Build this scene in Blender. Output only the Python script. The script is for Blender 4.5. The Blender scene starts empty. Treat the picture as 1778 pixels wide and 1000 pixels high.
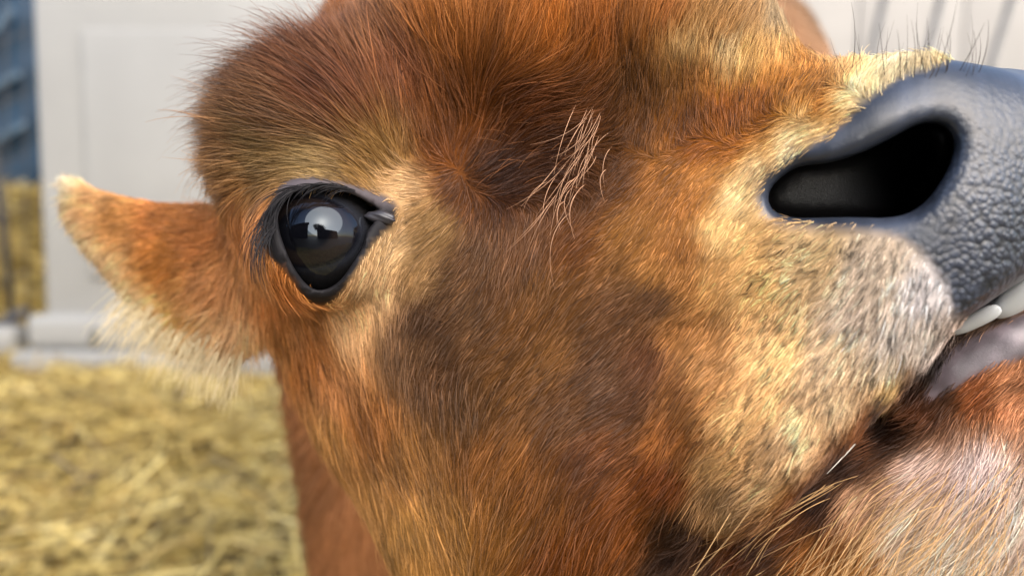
import bpy, math, os
import numpy as np
from mathutils import Matrix, Vector

R = math.radians
rng = np.random.default_rng(7)
C = bpy.context.scene.collection
scene = bpy.context.scene
PREVIEW = os.environ.get('PREVIEW', '')          # '' = everything

# ------------------------------------------------------------------ camera, sky, sun, exposure
FPX = 1343.0                                     # focal length in pixels of the 1778 x 1000 photograph
CAM_Z, PITCH = 0.48, R(7)
cam_d = bpy.data.cameras.new('camera')
cam = bpy.data.objects.new('camera', cam_d); C.objects.link(cam)
cam.location = (0, 0, CAM_Z); cam.rotation_euler = (R(90) - PITCH, 0, 0)
cam_d.sensor_width = 36; cam_d.lens = 36 * FPX / 1778
cam_d.clip_start = 0.01; cam_d.clip_end = 200
cam_d.dof.use_dof = True; cam_d.dof.focus_distance = 0.226; cam_d.dof.aperture_fstop = 5.8
scene.camera = cam

SUN_EL, SUN_AZ = R(37), R(152)                   # azimuth from +Y (into the picture) clockwise
w = bpy.data.worlds.new('World'); scene.world = w; w.use_nodes = True
nt = w.node_tree
sky = nt.nodes.new('ShaderNodeTexSky'); sky.sky_type = 'NISHITA'; sky.sun_disc = False
sky.sun_elevation = SUN_EL; sky.sun_rotation = SUN_AZ
sky.air_density = 1.0; sky.dust_density = 2.5; sky.ozone_density = 1.0
bg = nt.nodes['Background']; bg.inputs['Strength'].default_value = 0.15
nt.links.new(sky.outputs[0], bg.inputs[0])
sun_d = bpy.data.lights.new('sun', 'SUN'); sun_d.energy = 2.9; sun_d.angle = R(78); sun_d.color = (1, 0.93, 0.83)
sun = bpy.data.objects.new('sun', sun_d); C.objects.link(sun)
sdir = Vector((math.sin(SUN_AZ) * math.cos(SUN_EL), math.cos(SUN_AZ) * math.cos(SUN_EL), math.sin(SUN_EL)))
sun.rotation_euler = sdir.to_track_quat('Z', 'Y').to_euler()
scene.view_settings.view_transform = 'Standard'; scene.view_settings.look = 'None'
scene.view_settings.exposure = 1.25; scene.view_settings.gamma = 1
scene.cycles.use_denoising = True
scene.cycles.max_bounces = 6; scene.cycles.transparent_max_bounces = 8
scene.cycles_curves.shape = 'RIBBONS' if False else 'THICK'

# ------------------------------------------------------------------ frames
CR = np.array([[1, 0, 0], [0, math.cos(PITCH), math.sin(PITCH)], [0, -math.sin(PITCH), math.cos(PITCH)]])
# camera frame: x right, y depth, z up  ->  world
def cam2w(p): return np.asarray(p) @ CR.T + np.array([0, 0, CAM_Z])
def w2cam(p): return (np.asarray(p) - np.array([0, 0, CAM_Z])) @ CR
def P(u, v, d): return np.array([(u - 889) / FPX * d, d, (500 - v) / FPX * d])
def PW(u, v, d): return cam2w(P(u, v, d))

YAW, TILT, ROLL = R(20), R(8), R(6)
Fv = np.array([math.cos(YAW) * math.cos(TILT), -math.sin(YAW) * math.cos(TILT), math.sin(TILT)])
Lv = np.array([-math.sin(YAW), -math.cos(YAW), 0.0])
Uv = np.cross(Fv, Lv); Uv /= np.linalg.norm(Uv)
if Uv[2] < 0: Uv = -Uv
Lr = Lv * math.cos(ROLL) - Uv * math.sin(ROLL); Ur = Uv * math.cos(ROLL) + Lv * math.sin(ROLL)
Lv, Uv = Lr, Ur
EYE_C = P(562, 412, 0.240); EYE_R = 0.0170
O = EYE_C - 0.070 * Lv
HM = np.stack([Lv, Fv, Uv], 0)                   # rows: l, f, u
def c2h(p): return (np.asarray(p) - O) @ HM.T
def h2c(p): return np.asarray(p) @ HM + O
def H(u, v, d): return c2h(P(u, v, d))
def Hs(u, v, d):
    p = H(u, v, d); p[0] = max(p[0], 0.0); return p

# ------------------------------------------------------------------ signed distance helpers
def smin(a, b, k):
    h = np.clip(0.5 + 0.5 * (b - a) / k, 0, 1)
    return b + (a - b) * h - k * h * (1 - h)
def smax(a, b, k): return -smin(-a, -b, k)
def ell(p, c, r):
    r = np.asarray(r, np.float32); q = (p - np.asarray(c, np.float32)) / r
    k0 = np.sqrt((q * q).sum(-1)) + 1e-9
    q2 = q / r; k1 = np.sqrt((q2 * q2).sum(-1)) + 1e-9
    return k0 * (k0 - 1) / k1
def cone(p, a, ra, b, rb):
    a = np.asarray(a, np.float32); b = np.asarray(b, np.float32); ba = b - a
    t = np.clip(((p - a) @ ba) / (ba @ ba), 0, 1)
    d = p - a - t[..., None] * ba
    return np.sqrt((d * d).sum(-1)) - (ra + t * (rb - ra))
def chain(p, pts, k=0.004):
    d = None
    for (a, ra), (b, rb) in zip(pts[:-1], pts[1:]):
        e = cone(p, a, ra, b, rb); d = e if d is None else np.minimum(d, e)
    return d
def poly2d(x, y, V):
    V = np.asarray(V, np.float32); n = len(V)
    d = np.full(x.shape, 1e9, np.float32); s = np.ones(x.shape, np.float32)
    for i in range(n):
        a = V[i]; b = V[(i + 1) % n]; ex, ey = b - a
        wx = x - a[0]; wy = y - a[1]
        t = np.clip((wx * ex + wy * ey) / (ex * ex + ey * ey), 0, 1)
        bx = wx - ex * t; by = wy - ey * t
        d = np.minimum(d, bx * bx + by * by)
        c1 = y >= a[1]; c2 = y < b[1]; c3 = ex * wy > ey * wx
        flip = (c1 & c2 & c3) | (~c1 & ~c2 & ~c3)
        s = np.where(flip, -s, s)
    return s * np.sqrt(d)                        # negative inside
def smooth_poly(V, n=2):                         # Chaikin
    V = np.asarray(V, float)
    for _ in range(n):
        W = np.roll(V, -1, 0); V = np.stack([V * .75 + W * .25, V * .25 + W * .75], 1).reshape(-1, 2)
    return V
def project(pc):                                 # camera frame -> photo pixel
    d = np.maximum(pc[..., 1], 0.02)
    return 889 + FPX * pc[..., 0] / d, 500 - FPX * pc[..., 2] / d, d

# photo-pixel outlines
EYE_OPEN = smooth_poly([(483, 352), (497, 336), (530, 328), (575, 328), (612, 336), (640, 352), (662, 366), (652, 384),
                        (637, 400), (632, 428), (612, 458), (592, 488), (566, 504), (545, 504), (527, 490), (508, 462), (492, 425), (482, 390)], 2)
LID_OUT = smooth_poly([(455, 395), (468, 345), (492, 312), (530, 302), (600, 316), (655, 332), (692, 352), (692, 388), (664, 412),
                       (642, 440), (614, 482), (588, 524), (552, 538), (520, 516), (498, 478), (470, 455), (456, 430)], 2)
NOSTRIL = smooth_poly([(1343, 330), (1346, 362), (1378, 376), (1470, 374), (1560, 378), (1606, 356), (1646, 300), (1662, 248),
                       (1644, 218), (1604, 214), (1562, 236), (1502, 268), (1440, 288), (1388, 290)], 2)
NOSE_PAD = smooth_poly([(1620, 112), (1562, 124), (1500, 168), (1448, 222), (1372, 262), (1322, 300), (1304, 345), (1328, 388), (1400, 400),
                        (1480, 402), (1556, 412), (1606, 446), (1640, 500), (1656, 570), (1790, 500), (1990, 480), (1990, 0), (1700, 60)], 1)
MOUTH = smooth_poly([(1222, 912), (1280, 920), (1340, 888), (1400, 838), (1480, 758), (1550, 688), (1600, 642), (1642, 578), (1700, 535), (1790, 478), (1990, 400),
                      (1990, 660), (1778, 690), (1690, 730), (1620, 790), (1560, 860), (1480, 930), (1400, 980), (1290, 985), (1220, 940)], 1)
LOWLIP = smooth_poly([(1596, 700), (1640, 610), (1700, 576), (1800, 532), (1990, 462), (1990, 556), (1778, 622), (1700, 648), (1645, 684)], 1)
EAR = smooth_poly([(100, 296), (128, 296), (200, 322), (300, 338), (390, 348), (470, 360), (500, 560), (430, 640), (335, 622), (276, 596), (228, 550),
                   (170, 478), (112, 420), (88, 350)], 2)

# ------------------------------------------------------------------ head (metres, head frame l f u)
HV = 0.0016 if not PREVIEW else 0.0022
def head_half(p):
    """p: (...,3) with l >= 0 ; the near half of a symmetric head"""
    pc = h2c(p).astype(np.float32); pu, pv, pd = project(pc)
    d = ell(p, (0, -.010, .011), (.068, .052, .055))                     # cranium
    d = smin(d, ell(p, (0, .050, .050), (.054, .054, .048)), .025)        # domed forehead
    d = smin(d, ell(p, (0, .090, .040), (.040, .050, .040)), .025)       # stop, above the bridge
    d = smin(d, ell(p, (.042, -.006, .024), (.034, .040, .034)), .016)   # orbit
    d = smin(d, cone(p, (0, .05, .026), .034, (0, .160, .000), .024), .022)   # nose bridge
    d = smin(d, cone(p, (.022, .04, -.018), .040, (.020, .140, -.022), .034), .02)
    d = smin(d, ell(p, (.030, .029, -.062), (.034, .060, .066)), .022)   # cheek
    d = smin(d, cone(p, (.026, .022, -.110), .036, (.022, .10, -.080), .026), .02)   # jaw
    # muzzle
    d = smin(d, ell(p, (.020, .166, -.018), (.040, .040, .040)), .016)
    d = smin(d, ell(p, (0, .196, -.020), (.044, .030, .036)), .012)      # nose pad front
    # upper lip roll
    d = smin(d, cone(p, H(1560, 530, .218), .021, H(1335, 745, .228), .021), .028)
    d = smin(d, cone(p, H(1335, 745, .228), .021, H(1262, 830, .236), .016), .022)
    # nostril wing
    d = smin(d, chain(p, [(H(1375, 300, .213), .005), (H(1430, 270, .2095), .006), (H(1510, 235, .208), .008), (H(1600, 195, .210), .010), (H(1690, 225, .213), .011)]), .014)
    box = (pu > 1150) & (pv > 380) & (pv < 1000) & (pd < .31)
    if box.any():
        m = pd[box] / FPX
        cut = smax(poly2d(pu[box], pv[box], MOUTH) * m, pd[box] - (.262 - .028 * np.clip((pu[box] - 1500) / 140, 0, 1)), .004)
        d[box] = smax(d[box], -cut, .005)
    d = smin(d, cone(p, Hs(1540, 730, .255), .016, Hs(1880, 560, .250), .024), .004)   # floor of the mouth
    # lower jaw, laid against the upper lip with a crease
    j = chain(p, [(Hs(1000, 1045, .300), .034), (Hs(1350, 966, .264), .032), (Hs(1640, 822, .250), .034), (Hs(1810, 795, .247), .033)])
    j = smin(j, ell(p, Hs(1740, 830, .252), (.030, .036, .030)), .01)
    j = smin(j, chain(p, [(Hs(1590, 705, .232), .007), (Hs(1650, 650, .229), .0105), (Hs(1740, 606, .227), .0125), (Hs(1900, 556, .226), .013)]), .010)
    d = smin(d, j, .0025)
    # eye socket + lids
    box = (np.abs(pu - 575) < 190) & (np.abs(pv - 420) < 190) & (pd < .30)
    if box.any():
        q = p[box]; dd = d[box]; m = pd[box] / FPX
        e = ell(q, c2h(EYE_C), (EYE_R + .0035,) * 3)
        dd = smin(dd, e, .010)
        op = poly2d(pu[box], pv[box], EYE_OPEN) * m
        out = poly2d(pu[box], pv[box], LID_OUT) * m
        # rolled rim along the outer lid outline
        rim = np.maximum(np.abs(out + .0035) - .0028, 0)
        dd = dd - .0009 * np.exp(-(rim / .002) ** 2) * (pd[box] < .245)
        cut = smax(op, pd[box] - .262, .002)
        dd = smax(dd, -cut, .0018)
        d[box] = dd
    box = (np.abs(pu - 1500) < 260) & (np.abs(pv - 300) < 170) & (pd < .27)
    if box.any():
        m = pd[box] / FPX
        sh = np.clip((pd[box] - .19) / .05, 0, 1)
        op = poly2d(pu[box] + 12 * sh, pv[box], NOSTRIL) * m
        cut = smax(op - .0012 * sh, pd[box] - .243, .006)
        d[box] = smax(d[box], -cut, .0060)
    return d
NECK = [(c2h(P(760, 560, .33)), .062), (c2h(w2cam((-.035, .43, .43))), .078), (c2h(w2cam((-.01, .56, .46))), .11)]
def head_full(p, dh):
    d = smin(dh, chain(p, NECK), .035)
    pc = h2c(p).astype(np.float32); pu, pv, pd = project(pc)
    box = (pu < 620) & (pu > 40) & (pv > 230) & (pv < 740) & (pd > .24) & (pd < .40)
    if box.any():
        m = pd[box] / FPX
        u_, v_ = pu[box], pv[box]
        x = np.clip((470 - u_) / 370, 0, 1)
        dep = .292 + .035 * x + .012 * ((v_ - (330 + 190 * (1 - x))) / 150) ** 2 * (1 - .5 * x)
        po = poly2d(u_, v_, EAR) * m
        th = .0045 + .009 * np.clip((u_ - 280) / 200, 0, 1)
        e = smax(po + .004, np.abs(pd[box] - dep) - th, .006)
        d[box] = smin(d[box], e, .012)
    return d
def surface_nets(sd, origin, h):
    s = sd < 0
    nx, ny, nz = sd.shape
    cnt = np.zeros((nx - 1, ny - 1, nz - 1), np.int8)
    corners = [(i, j, k) for i in (0, 1) for j in (0, 1) for k in (0, 1)]
    for i, j, k in corners: cnt += s[i:nx - 1 + i, j:ny - 1 + j, k:nz - 1 + k]
    act = (cnt > 0) & (cnt < 8)
    idx = np.argwhere(act); n = len(idx)
    vid = np.full(act.shape, -1, np.int32); vid[act] = np.arange(n)
    acc = np.zeros((n, 3)); num = np.zeros(n)
    val = {c: sd[idx[:, 0] + c[0], idx[:, 1] + c[1], idx[:, 2] + c[2]] for c in corners}
    for a in corners:
        for ax in range(3):
            if a[ax]: continue
            b = list(a); b[ax] = 1; b = tuple(b)
            va, vb = val[a], val[b]; m = (va < 0) != (vb < 0)
            t = np.where(m, va / np.where(m, va - vb, 1), 0)
            pt = np.array(a, float)[None].repeat(n, 0); pt[:, ax] += t
            acc[m] += pt[m]; num[m] += 1
    V = (idx + acc / num[:, None]) * h + origin
    F = []
    for ax in range(3):
        o1, o2 = [(1, 2), (2, 0), (0, 1)][ax]
        sl0 = [slice(None)] * 3; sl1 = [slice(None)] * 3
        sl0[ax] = slice(0, -1); sl1[ax] = slice(1, None)
        cr = s[tuple(sl0)] != s[tuple(sl1)]
        e = np.argwhere(cr)
        e = e[(e[:, o1] > 0) & (e[:, o2] > 0) & (e[:, o1] < sd.shape[o1] - 1) & (e[:, o2] < sd.shape[o2] - 1)]
        ins = s[e[:, 0], e[:, 1], e[:, 2]]
        def at(d1, d2):
            c = e.copy(); c[:, o1] -= d1; c[:, o2] -= d2
            return vid[c[:, 0], c[:, 1], c[:, 2]]
        q = np.stack([at(1, 1), at(0, 1), at(0, 0), at(1, 0)], 1)
        q[~ins] = q[~ins][:, ::-1]
        F.append(q)
    return V, np.concatenate(F)

def build_head():
    lo = np.array([-.128, -.205, -.165]); hi = np.array([.128, .228, .135])
    nl = int(round(hi[0] / HV)); ls = (np.arange(nl) + .5) * HV
    fs = np.arange(lo[1], hi[1], HV); us = np.arange(lo[2], hi[2], HV)
    parts = []
    for chunk in np.array_split(ls, 8):
        g = np.stack(np.meshgrid(chunk, fs, us, indexing='ij'), -1).astype(np.float32)
        parts.append(head_half(g))
    half = np.concatenate(parts)
    full = np.concatenate([half[::-1], half])
    lf = np.concatenate([-ls[::-1], ls])
    for i0 in range(0, len(lf), 20):
        g = np.stack(np.meshgrid(lf[i0:i0 + 20], fs, us, indexing='ij'), -1).astype(np.float32)
        full[i0:i0 + 20] = head_full(g, full[i0:i0 + 20])
    full[0] = full[-1] = 1; full[:, 0] = full[:, -1] = 1; full[:, :, 0] = full[:, :, -1] = 1
    V, F = surface_nets(full, np.array([lf[0], fs[0], us[0]]), HV)
    return V, F

def mesh_from(name, V, F, mats, parent=None, smooth=True):
    me = bpy.data.meshes.new(name)
    V = np.asarray(V, np.float32); F = np.asarray(F, np.int32)
    me.vertices.add(len(V)); me.vertices.foreach_set('co', V.ravel())
    k = F.shape[1]
    me.loops.add(F.size); me.loops.foreach_set('vertex_index', F.ravel())
    me.polygons.add(len(F)); me.polygons.foreach_set('loop_start', np.arange(0, F.size, k, dtype=np.int32))
    me.polygons.foreach_set('loop_total', np.full(len(F), k, np.int32))
    me.polygons.foreach_set('use_smooth', np.full(len(F), smooth))
    me.update(calc_edges=True); me.validate()
    for m in (mats if isinstance(mats, (list, tuple)) else [mats]): me.materials.append(m)
    o = bpy.data.objects.new(name, me); C.objects.link(o)
    if parent: o.parent = parent
    return o

def new_mat(name):
    m = bpy.data.materials.new(name); m.use_nodes = True
    return m, m.node_tree.nodes, m.node_tree.links, m.node_tree.nodes['Principled BSDF']

clay, *_ = new_mat('clay')
if PREVIEW == 'clay':
    cam_d.dof.use_dof = False; bg.inputs['Strength'].default_value = .05; sun_d.energy = 1.2; sun_d.angle = .1; scene.view_settings.exposure = -.3
    V, F = build_head()
    mesh_from('body', cam2w(h2c(V)), F, clay)
    me = bpy.data.meshes.new('eye')
    import bmesh
    bm = bmesh.new(); bmesh.ops.create_uvsphere(bm, u_segments=48, v_segments=32, radius=EYE_R); bm.to_mesh(me)
    me.materials.append(clay)
    o = bpy.data.objects.new('eye', me); C.objects.link(o); o.location = cam2w(EYE_C)
    raise SystemExit(0)

# ------------------------------------------------------------------ coat colour, lie and length of the hair, by place on the head
def lin(c):
    c = np.asarray(c, float) / 255
    return np.where(c <= .04045, c / 12.92, ((c + .055) / 1.055) ** 2.4)
COL = np.array([  # photo x, y, r, g, b
 (800,30,196,122,60),(1000,40,194,116,54),(650,20,185,125,78),(1150,40,178,105,52),(1300,40,165,120,75),(560,20,190,135,85),(900,100,178,105,52),(1050,100,165,92,42),
 (450,130,120,80,60),(550,110,125,76,52),(600,180,118,64,38),(700,150,135,74,42),(400,220,145,98,64),(480,250,145,108,68),(560,272,152,118,74),(650,270,132,92,52),(350,170,130,92,66),(380,300,165,115,70),(760,100,160,92,45),(500,190,125,82,55),(640,80,140,88,58),
 (780,270,130,72,36),(850,310,78,44,28),(950,250,95,54,32),(900,200,125,68,36),(1000,185,125,72,40),(820,210,135,75,38),(800,340,120,70,40),
 (1100,150,116,70,36),(1200,130,140,86,44),(1300,105,186,140,76),(1400,130,186,119,53),(1200,220,126,71,31),(1300,200,152,85,33),(1400,170,172,106,44),(1080,210,112,66,34),(1450,110,215,165,95),
 (1050,300,112,66,35),(1100,400,154,99,54),(1000,400,124,73,40),(1150,300,144,88,44),(1200,250,142,79,33),(1250,260,158,90,38),(1150,480,170,112,60),
 (900,400,122,78,52),(820,450,114,76,52),(750,390,155,114,72),(705,330,188,148,98),(680,450,185,146,95),(650,500,192,152,102),(720,480,165,122,78),
 (740,560,108,73,54),(760,650,110,72,49),(800,520,120,82,58),(720,600,120,82,58),(800,700,110,72,46),(860,480,118,77,52),
 (900,560,126,80,47),(950,620,134,86,49),(880,680,118,75,43),(950,500,132,84,48),
 (1100,550,126,83,57),(1050,650,112,74,52),(1000,720,110,70,44),(1150,510,124,84,62),(1050,780,118,68,38),(1090,690,108,68,46),(1130,620,125,78,55),
 (1200,650,165,102,57),(1180,750,164,97,52),(1170,830,140,74,38),(1190,570,180,118,66),
 (1250,400,218,174,104),(1300,300,224,184,120),(1400,230,224,184,114),(1500,150,230,200,135),(1550,118,235,208,148),(1240,480,214,160,88),
 (1300,480,214,165,95),(1400,450,208,170,112),(1500,480,198,174,138),(1600,520,206,193,172),(1550,600,216,198,168),(1450,620,212,178,128),
 (1350,600,212,166,100),(1300,700,206,158,92),(1250,800,194,144,84),(1280,880,178,134,88),(1400,750,212,172,114),(1550,680,196,158,92),(1480,560,213,187,150),(1620,620,212,194,166),
 (1700,680,168,92,52),(1600,700,145,80,48),(1500,750,142,82,48),(1600,800,212,178,148),(1700,800,228,198,172),(1600,900,218,186,144),(1700,950,228,204,164),
 (1400,880,118,64,28),(1300,950,120,62,24),(1450,930,162,98,48),(1500,980,182,122,62),(1770,680,185,120,80),(1770,900,225,195,160),(1500,850,196,150,108),
 (1545,742,62,36,24),(1480,800,80,46,30),(1430,858,78,44,28),(1340,935,90,52,32),(1250,965,105,60,34),(1195,925,90,56,40),(1600,690,60,38,32),(1645,640,60,44,42),  # mouth crease: dark lip edge, with the crease's shade put into the coat
 (1540,650,204,182,145),(1465,715,204,172,120),(1385,795,198,158,105),(1330,850,190,148,95),(1600,600,200,182,152),(1272,890,180,138,90),(1230,870,178,130,82),
 (1190,350,160,98,50),(1195,430,165,104,57),(1218,325,174,112,58),(1222,560,182,122,68),(1235,625,186,128,72),(1210,480,176,116,64),
 (1200,100,190,150,90),(1265,101,214,180,120),(1345,103,206,154,84),(1350,55,165,136,98),(1400,60,165,142,108),(960,75,180,102,44),(1250,215,142,76,28),(1255,60,166,115,66),(1350,160,166,100,40),(1370,250,226,192,130),(1270,340,224,188,122),(520,720,178,118,60),
 (235,585,240,215,165),(280,625,242,222,172),(310,615,225,190,130),(380,665,220,185,130),(215,545,232,200,145),(170,480,225,185,125),(120,330,240,212,160),
 (600,560,202,154,98),(580,650,178,112,62),(530,600,176,104,50),(500,550,182,112,56),(620,700,158,94,46),(560,720,186,126,64),(620,850,182,124,64),
 (700,900,168,114,56),(800,900,158,103,50),(900,900,140,87,43),(850,800,138,84,44),(700,780,148,95,50),(950,850,128,76,38),(1100,900,142,78,37),(1000,960,134,72,32),(800,980,162,106,50),(700,990,178,120,58),
 (430,450,198,128,68),(400,550,204,154,98),(450,620,208,160,100),(420,380,182,112,62),(470,500,195,115,55),(400,480,195,130,75),
 (200,370,192,128,66),(280,390,190,116,60),(110,305,238,212,160),(115,380,218,180,124),(130,430,222,185,130),(200,520,226,184,124),(300,450,192,118,52),(260,600,246,228,180),(320,560,212,154,78),(330,645,228,200,150),(370,420,190,115,60),(160,350,205,150,90)], float)
DIR = np.array([  # photo x, y, angle of the hair from root to tip (degrees, 0 right, 90 up), length mm, lift degrees
 (450,110,145,24,45),(560,90,128,26,45),(660,90,112,26,40),(400,200,165,22,45),(480,200,155,20,35),(600,200,135,18,30),(700,200,112,18,30),(380,280,178,18,40),
 (480,275,172,8,18),(560,285,165,7,15),(650,290,150,7,15),(720,250,120,12,25),(350,130,150,22,50),(620,20,120,24,45),
 (800,40,95,22,45),(900,90,80,20,40),(1000,60,75,20,40),(1100,60,75,16,40),(1250,40,80,12,40),(780,200,95,20,32),
 (830,250,45,16,25),(870,310,5,14,20),(950,220,15,18,25),(980,300,330,14,20),(900,170,30,18,30),(1020,180,45,14,30),
 (735,320,190,8,18),(760,350,250,9,18),(700,340,215,6,15),(710,380,250,7,14),(690,420,240,6,12),
 (1100,150,85,9,38),(1200,130,90,8,42),(1300,120,90,8,45),(1400,120,88,8,42),(1480,115,85,7,40),(1150,220,70,7,28),(1280,190,80,7,30),(1400,170,80,6,30),
 (1000,400,238,9,16),(1100,330,235,7,16),(1100,430,236,7,16),(1200,300,230,6,16),(1180,400,235,6,16),(900,420,242,10,16),(850,380,255,11,16),
 (800,480,250,9,16),(740,480,258,8,14),(660,500,262,6,12),(640,560,265,8,14),
 (760,600,245,10,16),(900,600,236,10,16),(1000,560,230,9,16),(1100,560,228,8,16),(1100,680,225,10,16),(1000,700,230,11,17),(880,750,238,13,18),
 (780,720,275,14,18),(680,680,278,13,18),(600,650,283,12,18),(560,620,288,12,18),(520,560,278,12,18),
 (600,800,300,13,18),(650,900,300,14,18),(700,780,292,15,18),(760,880,290,16,18),(850,900,268,16,18),(950,860,245,15,18),(1050,850,232,14,18),(1100,950,240,16,20),(950,960,255,18,22),(800,970,280,16,20),
 (1200,560,222,8,18),(1200,700,225,10,18),(1190,820,232,12,20),
 (1280,350,225,6,20),(1350,250,215,5,22),(1450,190,205,5,25),(1530,130,100,5,35),(1300,480,212,6,20),(1400,430,215,5,24),(1500,440,235,4.5,28),(1600,480,245,5,30),
 (1300,600,222,8,22),(1420,560,230,8,24),(1520,540,238,8,26),(1600,570,245,8,28),(1620,620,250,8,25),(1350,700,230,9,24),(1470,650,240,9,25),(1560,650,248,9,25),(1260,800,238,9,22),(1380,800,245,9,22),(1270,880,250,10,25),(1460,740,248,9,25),
 (1700,660,215,8,20),(1550,720,215,9,18),(1450,800,215,10,18),(1700,780,235,13,22),(1600,800,230,14,22),(1500,880,232,15,22),(1600,900,236,18,25),(1700,930,238,20,26),(1400,930,225,16,25),(1300,960,240,14,25),(1770,850,240,18,26),
 (440,400,265,10,20),(430,520,260,12,22),(470,600,275,13,20),(400,600,240,16,30),(360,520,210,14,25),(350,420,185,8,20),
 (280,370,180,5,12),(200,360,178,5,12),(115,310,150,8,30),(100,360,205,9,28),(140,450,230,8,25),(200,540,235,10,25),(250,620,245,17,30),(320,640,252,22,30),(280,500,215,8,15),(420,650,262,22,30)], float)
def idw(X, Y, pts, vals, power=2.0, eps=18.0):
    out = np.zeros((len(X), vals.shape[1])); 
    for i in range(0, len(X), 20000):
        d2 = (X[i:i + 20000, None] - pts[None, :, 0]) ** 2 + (Y[i:i + 20000, None] - pts[None, :, 1]) ** 2 + eps * eps
        wt = 1 / d2 ** power
        out[i:i + 20000] = (wt @ vals) / wt.sum(1, keepdims=True)
    return out
def wav(p, seed, freq, n=6):                     # cheap smooth noise
    g = np.random.default_rng(seed); s = 0
    for _ in range(n):
        k = g.normal(size=3) * freq; s = s + np.sin(p @ k + g.uniform(0, 6.28))
    return s / math.sqrt(n / 2)
_k = np.clip((COL[:, 3:4] - 100) / 60, 0, 1)
COL_LIN = lin(np.clip(COL[:, 2:] * ((1 - _k) * np.array([.96, 1.02, 1.0]) + _k * np.array([1.0, 1.025, 1.14])), 0, 255))
_l = (COL_LIN @ np.array([.2126, .7152, .0722]))[:, None]
def cap(c, m=.84): return np.maximum(c * np.minimum(1, m / np.maximum(c.max(-1, keepdims=True), 1e-6)), .004)
_s = 1.07 - .10 * np.clip((_l - .08) / .2, 0, 1)
COL_LIN = cap(np.maximum(_l + _s * (COL_LIN - _l), .003) * 1.80 * _l ** .36)          # fur shades itself, so the strands are a little lighter than the coat looks
DIR_V = np.stack([np.cos(np.radians(DIR[:, 2])), np.sin(np.radians(DIR[:, 2])), DIR[:, 3], DIR[:, 4]], 1)
def fields(q_cam, noise_p):
    """q_cam: near-side camera-frame points"""
    u, v, d = project(q_cam)
    un = u + 9 * wav(noise_p, 1, 90); vn = v + 9 * wav(noise_p, 2, 90)
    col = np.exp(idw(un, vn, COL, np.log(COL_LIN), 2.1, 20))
    f = idw(u, v, DIR, DIR_V, 2.2, 20)
    pad = poly2d(u, v, NOSE_PAD); lid = poly2d(u, v, LID_OUT); near = d < .285
    lip = ((u > 1640) & (v > 480) & (v < 720) & (poly2d(u, v, NOSE_PAD) > 0))
    return u, v, d, col, f, pad, lid, near

# ------------------------------------------------------------------ materials
def attr_node(n, name):
    a = n.new('ShaderNodeAttribute'); a.attribute_name = name; return a
hide, n, l, b = new_mat('hide')
ac = attr_node(n, 'col'); an = attr_node(n, 'bare')
mr = n.new('ShaderNodeMapRange'); mr.inputs['To Min'].default_value = .8; mr.inputs['To Max'].default_value = .34
l.new(an.outputs['Fac'], mr.inputs['Value']); l.new(mr.outputs[0], b.inputs['Roughness'])
ms = n.new('ShaderNodeMapRange'); ms.inputs['To Min'].default_value = .05; ms.inputs['To Max'].default_value = .55
l.new(an.outputs['Fac'], ms.inputs['Value']); l.new(ms.outputs[0], b.inputs['Specular IOR Level'])
tc = n.new('ShaderNodeTexCoord')
vo = n.new('ShaderNodeTexVoronoi'); vo.feature = 'SMOOTH_F1'; vo.inputs['Scale'].default_value = 600; vo.inputs['Smoothness'].default_value = .3
wn = n.new('ShaderNodeTexNoise'); wn.inputs['Scale'].default_value = 90
mx = n.new('ShaderNodeMix'); mx.data_type = 'VECTOR'; mx.inputs['Factor'].default_value = .0022
l.new(tc.outputs['Object'], mx.inputs['A']); l.new(wn.outputs['Color'], mx.inputs['B'])
l.new(mx.outputs['Result'], vo.inputs['Vector'])
fine = n.new('ShaderNodeTexNoise'); fine.inputs['Scale'].default_value = 2200; fine.inputs['Detail'].default_value = 4
l.new(tc.outputs['Object'], fine.inputs['Vector'])
ap = attr_node(n, 'pebble')
pm = n.new('ShaderNodeMapRange'); pm.inputs['From Min'].default_value = .30; pm.inputs['From Max'].default_value = .75; pm.inputs['To Min'].default_value = 1; pm.inputs['To Max'].default_value = .3
l.new(vo.outputs['Distance'], pm.inputs['Value'])
pf = n.new('ShaderNodeMix'); pf.data_type = 'FLOAT'; pf.inputs['A'].default_value = 1; l.new(ap.outputs['Fac'], pf.inputs['Factor']); l.new(pm.outputs[0], pf.inputs['B'])
pc_ = n.new('ShaderNodeVectorMath'); pc_.operation = 'SCALE'; l.new(ac.outputs['Color'], pc_.inputs[0]); l.new(pf.outputs[0], pc_.inputs['Scale'])
l.new(pc_.outputs[0], b.inputs['Base Color'])
b1 = n.new('ShaderNodeBump'); b1.inputs['Distance'].default_value = .00042; b1.invert = True
l.new(vo.outputs['Distance'], b1.inputs['Height']); l.new(ap.outputs['Fac'], b1.inputs['Strength'])
b2 = n.new('ShaderNodeBump'); b2.inputs['Distance'].default_value = .0002; b2.inputs['Strength'].default_value = .35
l.new(fine.outputs['Fac'], b2.inputs['Height']); l.new(b1.outputs[0], b2.inputs['Normal']); l.new(b2.outputs[0], b.inputs['Normal'])

def hair_mat(name):
    m, n, l, b = new_mat(name)
    a = attr_node(n, 'col'); l.new(a.outputs['Color'], b.inputs['Base Color'])
    b.inputs['Roughness'].default_value = .5; b.inputs['IOR'].default_value = 1.4
    b.inputs['Specular IOR Level'].default_value = .3
    return m
coat = hair_mat('coat')

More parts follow.
